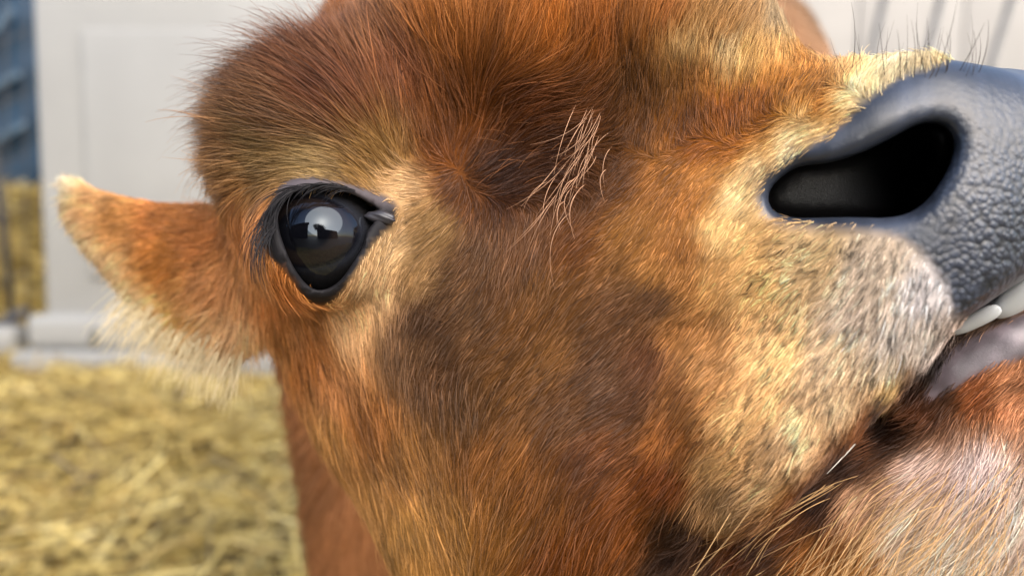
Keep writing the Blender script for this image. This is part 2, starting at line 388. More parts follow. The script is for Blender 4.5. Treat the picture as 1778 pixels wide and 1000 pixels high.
# ------------------------------------------------------------------ hair
def add_curves(name, pts, rad_root, rad_tip, col, mat, parent=None):
    """pts (n, k, 3) world"""
    nC, k, _ = pts.shape
    hc = bpy.data.hair_curves.new(name); hc.add_curves([k] * nC)
    hc.attributes['position'].data.foreach_set('vector', pts.astype(np.float32).ravel())
    t = np.linspace(0, 1, k)
    rr = (rad_root[:, None] * (1 - t ** 1.5)[None] + rad_tip[:, None] * (t ** 1.5)[None]).astype(np.float32)
    ra = hc.attributes.get('radius') or hc.attributes.new('radius', 'FLOAT', 'POINT')
    ra.data.foreach_set('value', rr.ravel())
    ca = hc.attributes.new('col', 'FLOAT_COLOR', 'CURVE')
    ca.data.foreach_set('color', np.concatenate([col, np.ones((nC, 1))], 1).astype(np.float32).ravel())
    hc.materials.append(mat)
    o = bpy.data.objects.new(name, hc); C.objects.link(o)
    if parent: o.parent = parent
    return o
def norm(a): return a / np.maximum(np.linalg.norm(a, axis=-1, keepdims=True), 1e-9)
def scatter(V, F, n, weight):
    a, b_, c, d = (V[F[:, i]] for i in range(4))
    nrm = np.cross(c - a, d - b_); area = .5 * np.linalg.norm(nrm, axis=1)
    pw = area * weight; cum = np.cumsum(pw); r = rng.uniform(0, cum[-1], n)
    fi = np.searchsorted(cum, r)
    x, y = rng.random((2, n, 1))
    p = (a[fi] * (1 - x) + b_[fi] * x) * (1 - y) + (d[fi] * (1 - x) + c[fi] * x) * y
    return p, fi
def vnormals(V, F):
    N = np.zeros_like(V); a, b_, c, d = (V[F[:, i]] for i in range(4)); fn = np.cross(c - a, d - b_)
    for i in range(4): np.add.at(N, F[:, i], fn)
    return norm(N)
def strands(root, nrm, tan, length, lift, k=6, curl=.12, clump=None, clump_amt=.5, sag=None):
    """root.. (n,3) ; returns (n,k,3)"""
    n_ = len(root); t = np.linspace(0, 1, k)[None, :, None]
    bn = np.cross(nrm, tan)
    L = length[:, None, None]; cl = np.cos(lift)[:, None, None]; sl = np.sin(lift)[:, None, None]
    side = (rng.normal(size=(n_, 1, 1)) * curl)
    p = root[:, None] + L * (tan[:, None] * (cl * t + .25 * sl * t * t) + nrm[:, None] * (sl * (t - .45 * t * t)) + bn[:, None] * side * t * t)
    if clump is not None:
        ids, inv = np.unique(clump, return_inverse=True); inv = inv.ravel()
        cnt = np.bincount(inv).astype(float)
        for kk in range(1, k):
            m = np.stack([np.bincount(inv, p[:, kk, j]) / cnt for j in range(3)], 1)
            am = (clump_amt * (kk / (k - 1)) ** 1.2)
            am = am[:, None] if isinstance(am, np.ndarray) else am
            p[:, kk] += (m[inv] - p[:, kk]) * am
    return p
def cells(p, size, jit):
    q = p + np.stack([wav(p, 11 + i, 1.6 / size) for i in range(3)], 1) * size * jit
    c = np.floor(q / size).astype(np.int64)
    return (c[:, 0] * 73856093) ^ (c[:, 1] * 19349663) ^ (c[:, 2] * 83492791)

# ------------------------------------------------------------------ the calf
def tag(o, label=None, cat=None, group=None, kind=None):
    for k_, v_ in (('label', label), ('category', cat), ('group', group), ('kind', kind)):
        if v_: o[k_] = v_
    return o
calf = bpy.data.objects.new('calf', None); C.objects.link(calf)
tag(calf, 'red-brown calf with dark eye and grey nose, its head filling the picture', 'calf')

VH, FH = build_head()                            # head frame
NH = vnormals(VH, FH)
near_v = h2c(np.stack([np.abs(VH[:, 0]), VH[:, 1], VH[:, 2]], 1))
VC = h2c(VH)
u, v, d, col, f, pad, lid, near = fields(near_v, VH)
def mask(sd, wdt): return np.clip(.5 - sd / wdt, 0, 1)
ear_v = (poly2d(*project(VC)[:2], EAR) < 12) & (project(VC)[2] > .275)
nose = mask(pad, 26) * (d < .30) * ~ear_v
lidm = mask(lid + 2, 12) * (d < .26) * ~ear_v
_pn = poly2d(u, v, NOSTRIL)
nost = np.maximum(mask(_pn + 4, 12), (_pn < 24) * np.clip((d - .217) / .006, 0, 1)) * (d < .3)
lipm = mask(poly2d(u, v, LOWLIP), 14) * (d < .30) * (1 - nose)
bare = np.clip(nose + .3 * lidm + lipm, 0, 1)
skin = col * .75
def mixc(c, m, rgb): return c * (1 - m[:, None]) + np.asarray(rgb)[None] * m[:, None]
dn = wav(VH, 21, 500)
nzv = np.exp(.18 * wav(VH, 22, 160) + .12 * wav(VH, 23, 600))[:, None]
skin = mixc(skin, nose, (.031, .038, .057)) * np.where(nose[:, None] > .3, nzv, 1)
mou = mask(poly2d(u, v, MOUTH) + 4, 10) * (d > .233) * (d < .3)
skin = mixc(skin, mou * (1 - lipm), (.018, .012, .012))  # mouth cavity blackened: its inner shade is painted into the skin
lw = np.exp(.35 * wav(np.stack([u * .6 + v * .35, v * 1.4 + u * .3, 0 * u], 1), 24, .06) + .2 * wav(VH, 25, 700))[:, None]
skin = mixc(skin, lipm, (.15, .122, .142)) * np.where(lipm[:, None] > .2, lw, 1)
upl = np.clip((345 - v + .12 * (u - 500)) / 14, 0, 1)
skin = mixc(skin, lidm, (.012, .011, .013))
skin = mixc(skin, lidm * upl, (.085, .072, .080))
skin = mixc(skin, nost, (.010, .009, .010))  # nostril interior blackened: the hole's shade is painted in
pebble = nose * np.clip((u - 1540) / 160, 0, 1) * np.clip(.2 + (v - 150) / 260, 0, 1) * np.clip(-(pad + 10) / 40, 0, 1)
pebble = np.maximum(pebble, nose * np.clip((v - 395) / 60, 0, 1))

# neck, trunk and legs at a coarser grid
def body_sdf(pw):
    hd = lambda pts: [(w2cam(a), r) for a, r in pts]
    pc = w2cam(pw).astype(np.float32)
    ch = lambda pts: chain(pc, hd(pts))
    d = ell(pw, (-.02, .74, .52), (.150, .30, .20))
    d = smin(d, ell(pw, (.20, 1.05, .57), (.19, .32, .195)), .10)
    d = smin(d, ell(pw, (-.05, .57, .46), (.115, .12, .16)), .05)
    d = smin(d, chain(pc, [(h2c(a), r) for a, r in NECK]) , .05)
    for sx, x0 in ((-1, -.108), (1, .05)):
        d = smin(d, ch([((x0, .52, .40), .052), ((x0 + .0, .50, .28), .032), ((x0, .52, .10), .021), ((x0, .52, .03), .026)]), .03)
    for x0 in (.12, .30):
        d = smin(d, ch([((x0, 1.22, .45), .09), ((x0, 1.20, .32), .045), ((x0, 1.28, .22), .030), ((x0, 1.25, .05), .024), ((x0, 1.24, .03), .027)]), .03)
    d = smin(d, ch([((.27, 1.36, .62), .02), ((.29, 1.42, .50), .014), ((.29, 1.42, .30), .02)]), .01)
    return d
BV = .007
g0 = np.array([-.22, .28, -.01]); g1 = np.array([.48, 1.5, .80])
ax = [np.arange(g0[i], g1[i], BV) for i in range(3)]
sd = np.stack([body_sdf(np.stack(np.meshgrid([x_], ax[1], ax[2], indexing='ij'), -1).astype(np.float32))[0] for x_ in ax[0]])
VB, FB = surface_nets(sd, g0, BV)
VB[:, 2] = np.maximum(VB[:, 2], .004)
NB = vnormals(VB, FB)
def body_col(p):
    c = np.tile(lin((168, 104, 60)), (len(p), 1))
    m = np.clip((p[:, 1] - .62) / .3, 0, 1)
    c = c * (1 - m[:, None]) + lin((158, 128, 98)) * m[:, None]
    c = 1.02 * c ** .80
    return c * np.exp(.14 * wav(p, 31, 14) + .12 * wav(p, 33, 50))[:, None]

Vall = np.concatenate([cam2w(VC), VB]); Fall = np.concatenate([FH, FB + len(VH)])
body = mesh_from('body', Vall, Fall, hide, calf)
def set_attr(me, name, arr, typ):
    a = me.attributes.new(name, typ, 'POINT')
    a.data.foreach_set('color' if typ == 'FLOAT_COLOR' else 'value', arr.astype(np.float32).ravel())
zb = np.zeros(len(VB))
cb = np.concatenate([skin, body_col(VB) * .75])
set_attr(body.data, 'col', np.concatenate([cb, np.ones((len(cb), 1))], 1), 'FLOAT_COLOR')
set_attr(body.data, 'bare', np.concatenate([bare, zb]), 'FLOAT')
set_attr(body.data, 'pebble', np.concatenate([pebble, zb]), 'FLOAT')

# coat of the head
NHAIR = int(os.environ.get('NHAIR', 480000))
cen = VC[FH].mean(1); fnrm = norm(np.cross(VC[FH[:, 2]] - VC[FH[:, 0]], VC[FH[:, 3]] - VC[FH[:, 1]]))
facing = (fnrm * norm(-cen)).sum(1)
uu, vv, dd = project(cen)
inframe = (uu > -150) & (uu < 1930) & (vv > -150) & (vv < 1150)
wgt = np.where((facing > -.35) & inframe, 1.0, .10)
root, fi = scatter(VH, FH, NHAIR, wgt)           # head frame
nr = norm(NH[FH[fi]].mean(1))
sgn = np.where(root[:, 0] < 0, -1.0, 1.0)[:, None]
iscam = h2c(root)
eu, ev, ed = project(iscam)
is_ear = (poly2d(eu, ev, EAR) < 14) & (ed > .275) & (eu < 520)
sgn[is_ear] = 1.0
flip = np.ones((len(root), 3)); flip[:, :1] = sgn
rn = root * flip; nn = nr * flip                 # near-side twin
qc = h2c(rn)
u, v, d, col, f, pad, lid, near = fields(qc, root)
nc = nn @ HM                                     # normal in camera frame
ang = np.arctan2(f[:, 1], f[:, 0]) + .17 * wav(rn, 41, 110) + rng.normal(size=len(u)) * .10
length = (.66 + .10 * np.clip((330 - v) / 200, 0, 1) + .30 * np.clip((720 - u) / 200, 0, 1) * np.clip((330 - v) / 100, 0, 1)) * f[:, 2] * (1 - .38 * np.clip((u - 640) / 120, 0, 1) * np.clip((v - 60) / 200, 0, 1) * np.clip((960 - v) / 160, 0, 1)) * 1e-3 * np.exp(rng.normal(size=len(u)) * .22)
lift = .85 * np.radians(f[:, 3]) * np.exp(rng.normal(size=len(u)) * .25)
tdir = np.stack([np.cos(ang), np.zeros_like(ang), np.sin(ang)], 1)
tdir = norm(tdir - (tdir * nc).sum(1, keepdims=True) * nc)
# where hair is missing: nose pad, lids, lips, nostril
keep = np.ones(len(u), bool)
rnd = rng.random(len(u))
keep &= ~((near | (d < .30)) & (pad < np.where((v > 392) & (u > 1340), -42 * rnd ** 2, -6 + 22 * (rnd - .5))) & ~is_ear)
keep &= ~((d < .27) & (lid < -7 + 6 * rng.random(len(u))) & ~is_ear)
keep &= ~((poly2d(u, v, LOWLIP) < 6 - 18 * rnd) & (d < .30))
keep &= ~((poly2d(u, v, MOUTH) < -8) & (u > 1600) & (v < 680) & (d > .228) & (d < .30))
thin = (pad < 60) & (v > 390) & (d < .30)        # sparse white hairs fading into the pad
keep &= ~(thin & (rnd > .35 + .011 * np.maximum(pad, 0)))
# muzzle hair: dark flecks between pale tufts
root, nn, qc, col, length, lift, tdir, sgn, u, v, d, rn, nc, is_ear, pad, lid = (a[keep] for a in (root, nn, qc, col, length, lift, tdir, sgn, u, v, d, rn, nc, is_ear, pad, lid))
length *= np.where((lid < 14) & (d < .27), .5, 1)
q = len(u)
big = cells(rn, .0026, .5)
_, cinv = np.unique(big, return_inverse=True); cinv = cinv.ravel()
cl_r = rng.normal(size=cinv.max() + 1)[cinv]
col = col * np.exp(.20 * rng.normal(size=(q, 1)) + .16 * cl_r[:, None] + .12 * wav(rn, 51, 260)[:, None])
col = np.clip(col, .004, .9)
jaw_u = np.clip((u - 1150) / 250, 0, 1) * np.clip((v - 380) / 80, 0, 1)
guard = rng.random(q) < .13
col[~guard] *= .88; col[guard] = col[guard] * 1.14 + .022  # guard hairs lightened and paled, putting their gloss into the colour
length[guard] *= 1.15; lift[guard] *= 1.35
dark = rng.random(q) < .08 + .08 * ((u > 1000) & (u < 1480) & (v > 80) & (v < 240)); col[dark] *= .35
gu, gv = np.floor(u / 27), np.floor(v / 24)       # dark bristle pits on the pale muzzle, one to a patch of skin
hs = lambda k_: np.modf(np.abs(np.sin(gu * 12.9898 + gv * 78.233 + k_) * 43758.5453))[0]
dd_ = np.hypot(u - (gu + .2 + .6 * hs(1)) * 27, v - (gv + .2 + .6 * hs(2)) * 24)
pit = (dd_ < 4 + 5 * hs(3)) & (poly2d(u, v, np.array([(1290, 470), (1400, 400), (1560, 420), (1650, 520), (1600, 640), (1330, 860), (1270, 800), (1330, 620)])) < 10 * hs(4)) & (d < .27) & ~is_ear
_st = (np.abs(pad) < 42) & (v > 392) & (u > 1340) & (d < .27) & ~is_ear & (rng.random(q) < .4)
col[pit] *= (.2 + .35 * rng.random((int(pit.sum()), 1))); col[_st] *= .3; length[(pad < 0) & (v > 392) & (d < .27) & ~is_ear] *= .6
col = cap(col, .86)
cam_amt = np.where(guard, .1, 1) * np.clip(.26 + .05 * jaw_u + .2 * wav(rn, 61, 80), .1, .8)
pts = strands(qc, nc, tdir, length, lift, 6, .10, big, cam_amt)
# back to world, mirroring the far side
ph = (pts.reshape(-1, 3) - O) @ HM.T
ph = ph.reshape(q, 6, 3); ph[:, :, 0] *= sgn
pw = cam2w((ph.reshape(-1, 3) @ HM + O)).reshape(q, 6, 3)
thick = np.full(q, .000080) * np.exp(rng.normal(size=q) * .2)
thick *= np.where(is_ear, 1.3, 1) * (1 + .1 * jaw_u) * np.where(guard, 1.15, .9)
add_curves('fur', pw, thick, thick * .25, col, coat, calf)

# coat of neck, trunk and legs
NBH = int(NHAIR * .25)
wb = np.where(VB[FB].mean(1)[:, 1] < .75, 1.0, .35)
rb, fb = scatter(VB, FB, NBH, wb)
nb = norm(NB[FB[fb]].mean(1))
hsd = None
tb = np.tile(np.array([.15, .45, -.85]), (NBH, 1)) + .3 * np.stack([wav(rb, 71 + i, 12) for i in range(3)], 1)
tb = norm(tb - (tb * nb).sum(1, keepdims=True) * nb)
cbh = np.clip(body_col(rb) * np.exp(.22 * rng.normal(size=(NBH, 1))), .004, .9)
pb = strands(rb, nb, tb, .016 * np.exp(.25 * rng.normal(size=NBH)), R(20) * np.exp(.3 * rng.normal(size=NBH)), 5, .12, cells(rb, .008, .35), .5)
tk = np.full(NBH, .00032)
add_curves('fur', pb, tk, tk * .3, cbh, coat, calf)

# ------------------------------------------------------------------ small parts of the head
def surf(u0, v0, rad=7):
    """visible point of the head under a photo pixel (camera frame) and its normal"""
    du = (PU - u0) ** 2 + (PV - v0) ** 2
    i = np.where(du < rad * rad)[0]
    if len(i) == 0: i = np.array([np.argmin(du)])
    j = i[np.argmin(PD[i])]
    return VC[j], NH[j] @ HM
PU, PV, PD = project(VC)
import bmesh
def bm_obj(name, bm, mat, parent=None, smooth=True):
    me = bpy.data.meshes.new(name); bm.to_mesh(me); bm.free()
    if smooth: me.polygons.foreach_set('use_smooth', [True] * len(me.polygons))
    me.materials.append(mat)
    o = bpy.data.objects.new(name, me); C.objects.link(o)
    if parent: o.parent = parent
    return o
eye_m, n, l, b = new_mat('eye_surface')
tc = n.new('ShaderNodeTexCoord'); sp = n.new('ShaderNodeSeparateXYZ'); l.new(tc.outputs['Object'], sp.inputs[0])
mp = n.new('ShaderNodeMapping'); mp.inputs['Scale'].default_value = (1 / .0078, 1 / .0058, 0); l.new(tc.outputs['Object'], mp.inputs[0])
ln = n.new('ShaderNodeVectorMath'); ln.operation = 'LENGTH'; l.new(mp.outputs[0], ln.inputs[0])
cr = n.new('ShaderNodeValToRGB'); e = cr.color_ramp.elements
e[0].position = .45; e[0].color = (.002, .002, .003, 1); e[1].position = .52; e[1].color = (.010, .007, .006, 1)
for p_, c_ in ((.72, (.013, .009, .008, 1)), (.80, (.004, .004, .006, 1)), (.86, (.016, .017, .022, 1)), (1.0, (.010, .009, .009, 1))):
    x_ = e.new(p_); x_.color = c_
sc_ = n.new('ShaderNodeMath'); sc_.operation = 'MULTIPLY'; sc_.inputs[1].default_value = .45; l.new(ln.outputs['Value'], sc_.inputs[0])
l.new(sc_.outputs[0], cr.inputs[0]); l.new(cr.outputs[0], b.inputs['Base Color'])
b.inputs['Roughness'].default_value = .05; b.inputs['IOR'].default_value = 1.42; b.inputs['Specular Tint'].default_value = (.66, .82, 1, 1); b.inputs['Coat Tint'].default_value = (.8, .9, 1, 1)
b.inputs['Coat Weight'].default_value = .3; b.inputs['Coat Roughness'].default_value = .05
def make_eye(side):
    bm = bmesh.new(); bmesh.ops.create_uvsphere(bm, u_segments=64, v_segments=48, radius=EYE_R)
    for v_ in bm.verts:                          # corneal bulge
        r = math.hypot(v_.co.x, v_.co.y)
        if v_.co.z > 0 and r < .0125: v_.co.z += .0016 * (1 - (r / .0125) ** 2)
    o = bm_obj('eyeball', bm, eye_m, calf)
    c = c2h(EYE_C).copy(); ax_l = np.array([.93, .22, .12])
    c[0] *= side; ax_l[0] *= side
    zc = norm(ax_l) @ HM @ CR.T
    o.rotation_euler = Vector(zc).to_track_quat('Z', 'Y').to_euler(); o.location = cam2w(h2c(c))
    return o
make_eye(1); make_eye(-1)
wet, n, l, b = new_mat('wet_skin')
b.inputs['Base Color'].default_value = (.03, .028, .034, 1); b.inputs['Roughness'].default_value = .32; b.inputs['Coat Weight'].default_value = .15
def lumps(name, items, mat, sub=3, squash=None):
    bm = bmesh.new()
    for (p, r) in items:
        m = Matrix.Translation(Vector(cam2w(p)))
        bmesh.ops.create_icosphere(bm, subdivisions=sub, radius=r, matrix=m)
    return bm_obj(name, bm, mat, calf)
bm = bmesh.new(); bmesh.ops.create_icosphere(bm, subdivisions=5, radius=1)
td_c, _ = surf(664, 374, 8)
for v_ in bm.verts:
    c_ = np.array(v_.co); k_ = 1 + .06 * math.sin(c_[0] * 5 + 2 * c_[2]) + .05 * math.sin(c_[2] * 7 + 4 * c_[0])
    v_.co = Vector(cam2w(td_c + np.array([.0046 * c_[0], .0017 * c_[1] + .0004, .0020 * c_[2] - .10 * .0052 * c_[0]]) * k_))
bm_obj('tear_duct', bm, wet, calf)

def polyhair(name, specs, mat, k=8):
    """specs: (root cam, [control offsets]) -> curves"""
    pts, rr, rt, cc = [], [], [], []
    for (p0, p1, p2, r, c) in specs:
        t = np.linspace(0, 1, k)[:, None]
        pts.append((1 - t) ** 2 * p0 + 2 * t * (1 - t) * p1 + t * t * p2); rr.append(r); rt.append(r * .25); cc.append(c)
    pts = cam2w(np.array(pts))
    return add_curves(name, pts, np.array(rr), np.array(rt), np.array(cc), mat, calf)
def dirc(a, y=0.0): return np.array([math.cos(R(a)), y, math.sin(R(a))])
g = np.random.default_rng(5)
sp_ = []
UPLID = [(462, 385), (470, 360), (484, 338), (505, 320), (535, 314), (575, 318), (615, 328)]
for i in range(150):
    t = g.uniform(0, len(UPLID) - 1.001); k_ = int(t); a_ = np.array(UPLID[k_]); b_ = np.array(UPLID[k_ + 1])
    px_ = a_ + (b_ - a_) * (t - k_) + np.array([8, 10]) + g.normal(size=2) * 2
    p0, nn0 = surf(px_[0], px_[1], 9)
    an_ = 262 - 5 * t + g.normal() * 10 if t < 3 else 225 - 14 * (t - 3) + g.normal() * 10
    L_ = g.uniform(.010, .019) * (1 if t < 3.5 else .55)
    out = np.array([0, -1, 0]) * L_ * .45
    p1 = p0 + dirc(an_ - 25) * L_ * .5 + out; p2 = p0 + dirc(an_) * L_ + out * .8
    sp_.append((p0, p1, p2, .00012, (.012, .011, .013)))
polyhair('eyelashes', sp_, coat)
# pale stray strands below the forehead, bristles on the nose, long hairs of the chin
sp_ = []
for i in range(46):
    cx_, cy_ = ((1026, 205), (1012, 262), (990, 318))[g.integers(0, 3)]
    x0 = cx_ + g.normal() * 19; y0 = cy_ + g.normal() * 26; p0, nn0 = surf(x0, y0)
    an_ = 249 + g.normal() * 8; L_ = g.uniform(.009, .026); bw = g.normal() * 11
    p2 = p0 + dirc(an_ + bw) * L_ + nn0 * .005; p1 = p0 + dirc(an_ - bw) * L_ * .5 + nn0 * .007
    sp_.append((p0, p1, p2, .00008, lin((205, 158, 125)) * g.uniform(.6, 1.1)))
for i in range(40):
    x0 = g.uniform(800, 1000); y0 = g.uniform(150, 330); p0, nn0 = surf(x0, y0)
    an_ = g.uniform(-25, 40); L_ = g.uniform(.006, .012)
    sp_.append((p0, p0 + dirc(an_ + 10) * L_ * .5 + nn0 * .003, p0 + dirc(an_) * L_ + nn0 * .004, .00007, lin((165, 110, 72)) * g.uniform(.6, 1.1)))
polyhair('stray_hair', sp_, coat)
sp_ = []
for i in range(52):
    x0 = 1160 + 560 * g.random() ** .8; y0 = 118 + g.normal() * 10; p0, nn0 = surf(x0, y0, 10)
    L_ = g.uniform(.004, .012) * (1.3 if x0 > 1450 else .8); an_ = 93 + g.normal() * 12 - (x0 > 1560) * 8
    sp_.append((p0, p0 + dirc(an_ + g.normal() * 10) * L_ * .5, p0 + dirc(an_) * L_, .00006, (.03, .02, .013)))
for (x0, y0, x1, y1) in ((1472, 110, 1478, 5), (1528, 120, 1526, 40), (1588, 115, 1582, 35), (1562, 120, 1558, 52), (1626, 118, 1662, 0), (1668, 108, 1710, 40), (1704, 110, 1716, 35), (1600, 112, 1590, 40), (1645, 108, 1650, 60)):
    p0, nn0 = surf(x0, y0 + 8, 10); p2 = P(x1, y1, p0[1] - .004)
    sp_.append((p0, (p0 + p2) / 2 + dirc(0) * g.normal() * .0015, p2, .00010, (.03, .022, .016)))
p0, _ = surf(1484, 768); sp_.append((p0, P(1462, 795, p0[1] - .006), P(1436, 822, p0[1] - .006), .00022, (.75, .72, .65)))
for (x0, y0, x1, y1) in ((1408, 930, 1460, 1020), (1470, 300, 1480, 340)):
    pass
polyhair('whisker', sp_, coat)
sp_ = []
for i in range(230):
    x0 = g.uniform(1430, 1790) if i > 24 else g.uniform(1250, 1450); y0 = g.uniform(820, 1010) - (x0 - 1500) * .12; p0, nn0 = surf(x0, y0)
    an_ = 236 + g.normal() * 13; L_ = g.uniform(.016, .034)
    cc = lin((225, 180, 125)) * g.uniform(.4, 1.0)
    sp_.append((p0, p0 + dirc(an_ + g.normal() * 12) * L_ * .5 + nn0 * .006, p0 + dirc(an_) * L_ + nn0 * .008, .00009, cc))
polyhair('chin_hair', sp_, coat)

sp_ = []
for i in range(420):
    t = g.uniform(0, 1); x0 = 205 + 215 * t + g.normal() * 8; y0 = 530 + 100 * t ** .8 - abs(g.normal()) * 14; p0, nn0 = surf(x0, y0, 12)
    if p0[1] < .27: continue
    an_ = 232 + 30 * t + g.normal() * 12; L_ = g.uniform(.008, .024)
    sp_.append((p0, p0 + dirc(an_ + g.normal() * 14) * L_ * .5 + nn0 * .003, p0 + dirc(an_) * L_ + nn0 * .003, .00013, lin((242, 224, 182)) * g.uniform(.6, 1.0)))
polyhair('ear_fringe', sp_, coat)

# teeth and gum
tooth_m, n, l, b = new_mat('tooth_enamel')
b.inputs['Base Color'].default_value = (.52, .54, .56, 1); b.inputs['Roughness'].default_value = .18; b.inputs['Subsurface Weight'].default_value = .15; b.inputs['Subsurface Radius'].default_value = (.004, .004, .003)
gum_m, n, l, b = new_mat('gum')
b.inputs['Base Color'].default_value = (.20, .165, .19, 1); b.inputs['Roughness'].default_value = .22
nz = n.new('ShaderNodeTexNoise'); nz.inputs['Scale'].default_value = 160; bp = n.new('ShaderNodeBump'); bp.inputs['Distance'].default_value = .0012
tcg = n.new('ShaderNodeTexCoord'); l.new(tcg.outputs['Object'], nz.inputs['Vector']); l.new(nz.outputs['Fac'], bp.inputs['Height']); l.new(bp.outputs[0], b.inputs['Normal'])
def tooth(a, b2, wdt, thick):
    """spade-shaped incisor lying from root a to tip b2 (camera frame)"""
    a, b2 = np.asarray(a), np.asarray(b2); ax_ = norm(b2 - a); L_ = np.linalg.norm(b2 - a)
    sd_ = norm(np.cross(ax_, np.array([0, 1, 0]))); fr = np.cross(sd_, ax_)
    bm = bmesh.new(); bmesh.ops.create_uvsphere(bm, u_segments=32, v_segments=24, radius=1)
    for v_ in bm.verts:
        x_, y_, z_ = v_.co
        wz = .62 + .38 * (z_ * .5 + .5)
        x2 = math.copysign(abs(x_) ** .8, x_) * wdt * wz; y2 = y_ * thick * (1 - .35 * (z_ * .5 + .5))
        z2 = math.copysign(abs(z_) ** .75, z_)
        v_.co = Vector(cam2w(a + ax_ * L_ * (z2 * .5 + .5) + sd_ * x2 + fr * y2))
    return bm_obj('tooth', bm, tooth_m, calf)
tooth(P(1650, 578, .222), P(1737, 534, .213), .0026, .0026)
tooth(P(1722, 548, .219), P(1815, 484, .210), .0046, .0034)
tooth(P(1790, 510, .219), P(1880, 440, .211), .0056, .0034)

# ------------------------------------------------------------------ the yard
def ray_at(u0, v0, Y):                           # world point under a photo pixel on the plane y = Y
    d0 = CR @ P(u0, v0, 1.0); return np.array([0, 0, CAM_Z]) + d0 * (Y / d0[1])
def simple(name, rgb, rough=.6, nscale=6, amt=.12, bump=0, bscale=80, rgb2=None):
    m, n, l, b = new_mat(name); tc = n.new('ShaderNodeTexCoord')
    nz = n.new('ShaderNodeTexNoise'); nz.inputs['Scale'].default_value = nscale; nz.inputs['Detail'].default_value = 6
    l.new(tc.outputs['Object'], nz.inputs['Vector'])
    mx = n.new('ShaderNodeMix'); mx.data_type = 'RGBA'
    rgb = np.asarray(rgb); c2_ = np.asarray(rgb2) if rgb2 is not None else rgb * (1 - 2 * amt)
    mx.inputs['A'].default_value = (*np.clip(rgb * (1 + amt), 0, .9), 1); mx.inputs['B'].default_value = (*c2_, 1)
    rp = n.new('ShaderNodeMapRange'); rp.inputs['From Min'].default_value = .35; rp.inputs['From Max'].default_value = .7
    l.new(nz.outputs['Fac'], rp.inputs['Value']); l.new(rp.outputs[0], mx.inputs['Factor']); l.new(mx.outputs['Result'], b.inputs['Base Color'])
    b.inputs['Roughness'].default_value = rough
    if bump:
        n2 = n.new('ShaderNodeTexNoise'); n2.inputs['Scale'].default_value = bscale; l.new(tc.outputs['Object'], n2.inputs['Vector'])
        bp = n.new('ShaderNodeBump'); bp.inputs['Distance'].default_value = bump; l.new(n2.outputs['Fac'], bp.inputs['Height']); l.new(bp.outputs[0], b.inputs['Normal'])
    return m
def ground_z(x, y):
    p = np.stack([x, y, 0 * x], -1)
    return .012 * wav(p, 81, 5) + .006 * wav(p, 82, 15)
ax_ = np.concatenate([[-60, -20, -8, -4], np.arange(-2.6, 2.61, .05), [4, 8, 20, 60]])
gx, gy = np.meshgrid(ax_, ax_ + 1.2, indexing='ij')
fall = np.exp(-((gx / 3) ** 2 + ((gy - 1.2) / 3) ** 2))
VG = np.stack([gx, gy, ground_z(gx, gy) * fall], -1).reshape(-1, 3); m_ = len(ax_)
ii, jj = np.meshgrid(np.arange(m_ - 1), np.arange(m_ - 1), indexing='ij'); i0 = (ii * m_ + jj).ravel()
soil = simple('trodden_straw', (.22, .165, .06), .9, 18, .2, .02, 60, (.06, .042, .018))
dark_ground = simple('dark_unseen_ground', (.05, .04, .028), .6, 3, .2, .02, 25)  # unseen ground behind the camera, made dark to darken the eye reflection
gr = mesh_from('ground', VG, np.stack([i0, i0 + m_, i0 + m_ + 1, i0 + 1], 1), [soil, dark_ground])
cy_ = VG[np.stack([i0, i0 + m_ + 1], 1)].mean(1)
gr.data.polygons.foreach_set('material_index', (cy_[:, 1] < -.5 + .1 * np.sin(5 * cy_[:, 0])).astype(np.int32))
tag(gr, kind='structure')
straw_m, n, l, b = new_mat('straw')
a_ = attr_node(n, 'col'); l.new(a_.outputs['Color'], b.inputs['Base Color']); b.inputs['Roughness'].default_value = .45
def ribbons(name, base, yaw, pitch, L_, W_, bend, col, parent=None):
    """flat bent stalks: 4 cross sections each"""
    n_ = len(base); k = 4; t = np.linspace(-.5, .5, k)
    dx = np.stack([np.cos(yaw) * np.cos(pitch), np.sin(yaw) * np.cos(pitch), np.sin(pitch)], 1)
    sd_ = np.stack([-np.sin(yaw), np.cos(yaw), 0 * yaw], 1); up = np.cross(dx, sd_)
    roll = rng.uniform(-1.2, 1.2, n_)[:, None]; wv = sd_ * np.cos(roll) + up * np.sin(roll)
    c = base[:, None] + dx[:, None] * (t[None, :, None] * L_[:, None, None]) - up[:, None] * (bend[:, None, None] * (4 * t[None, :, None] ** 2) * L_[:, None, None])
    hw = (W_[:, None, None] * .5) * wv[:, None]
    th = np.cross(dx, wv)[:, None] * (W_[:, None, None] * .22)
    V = np.stack([c - hw, c + th, c + hw, c - th], 2).reshape(-1, 3)   # diamond section
    F = []
    b0 = (np.arange(n_) * k * 4)[:, None]
    for s_ in range(k - 1):
        for e_ in range(4):
            f_ = e_; g_ = (e_ + 1) % 4
            F.append(b0 + np.array([[s_ * 4 + f_, s_ * 4 + g_, s_ * 4 + 4 + g_, s_ * 4 + 4 + f_]]))
    for s_ in (0, k - 1): F.append(b0 + np.array([[s_ * 4 + q_ for q_ in range(4)]]))
    o = mesh_from(name, V, np.concatenate(F), straw_m, parent, smooth=False)
    set_attr(o.data, 'col', np.concatenate([np.repeat(col, k * 4, 0), np.ones((n_ * k * 4, 1))], 1), 'FLOAT_COLOR')
    return o
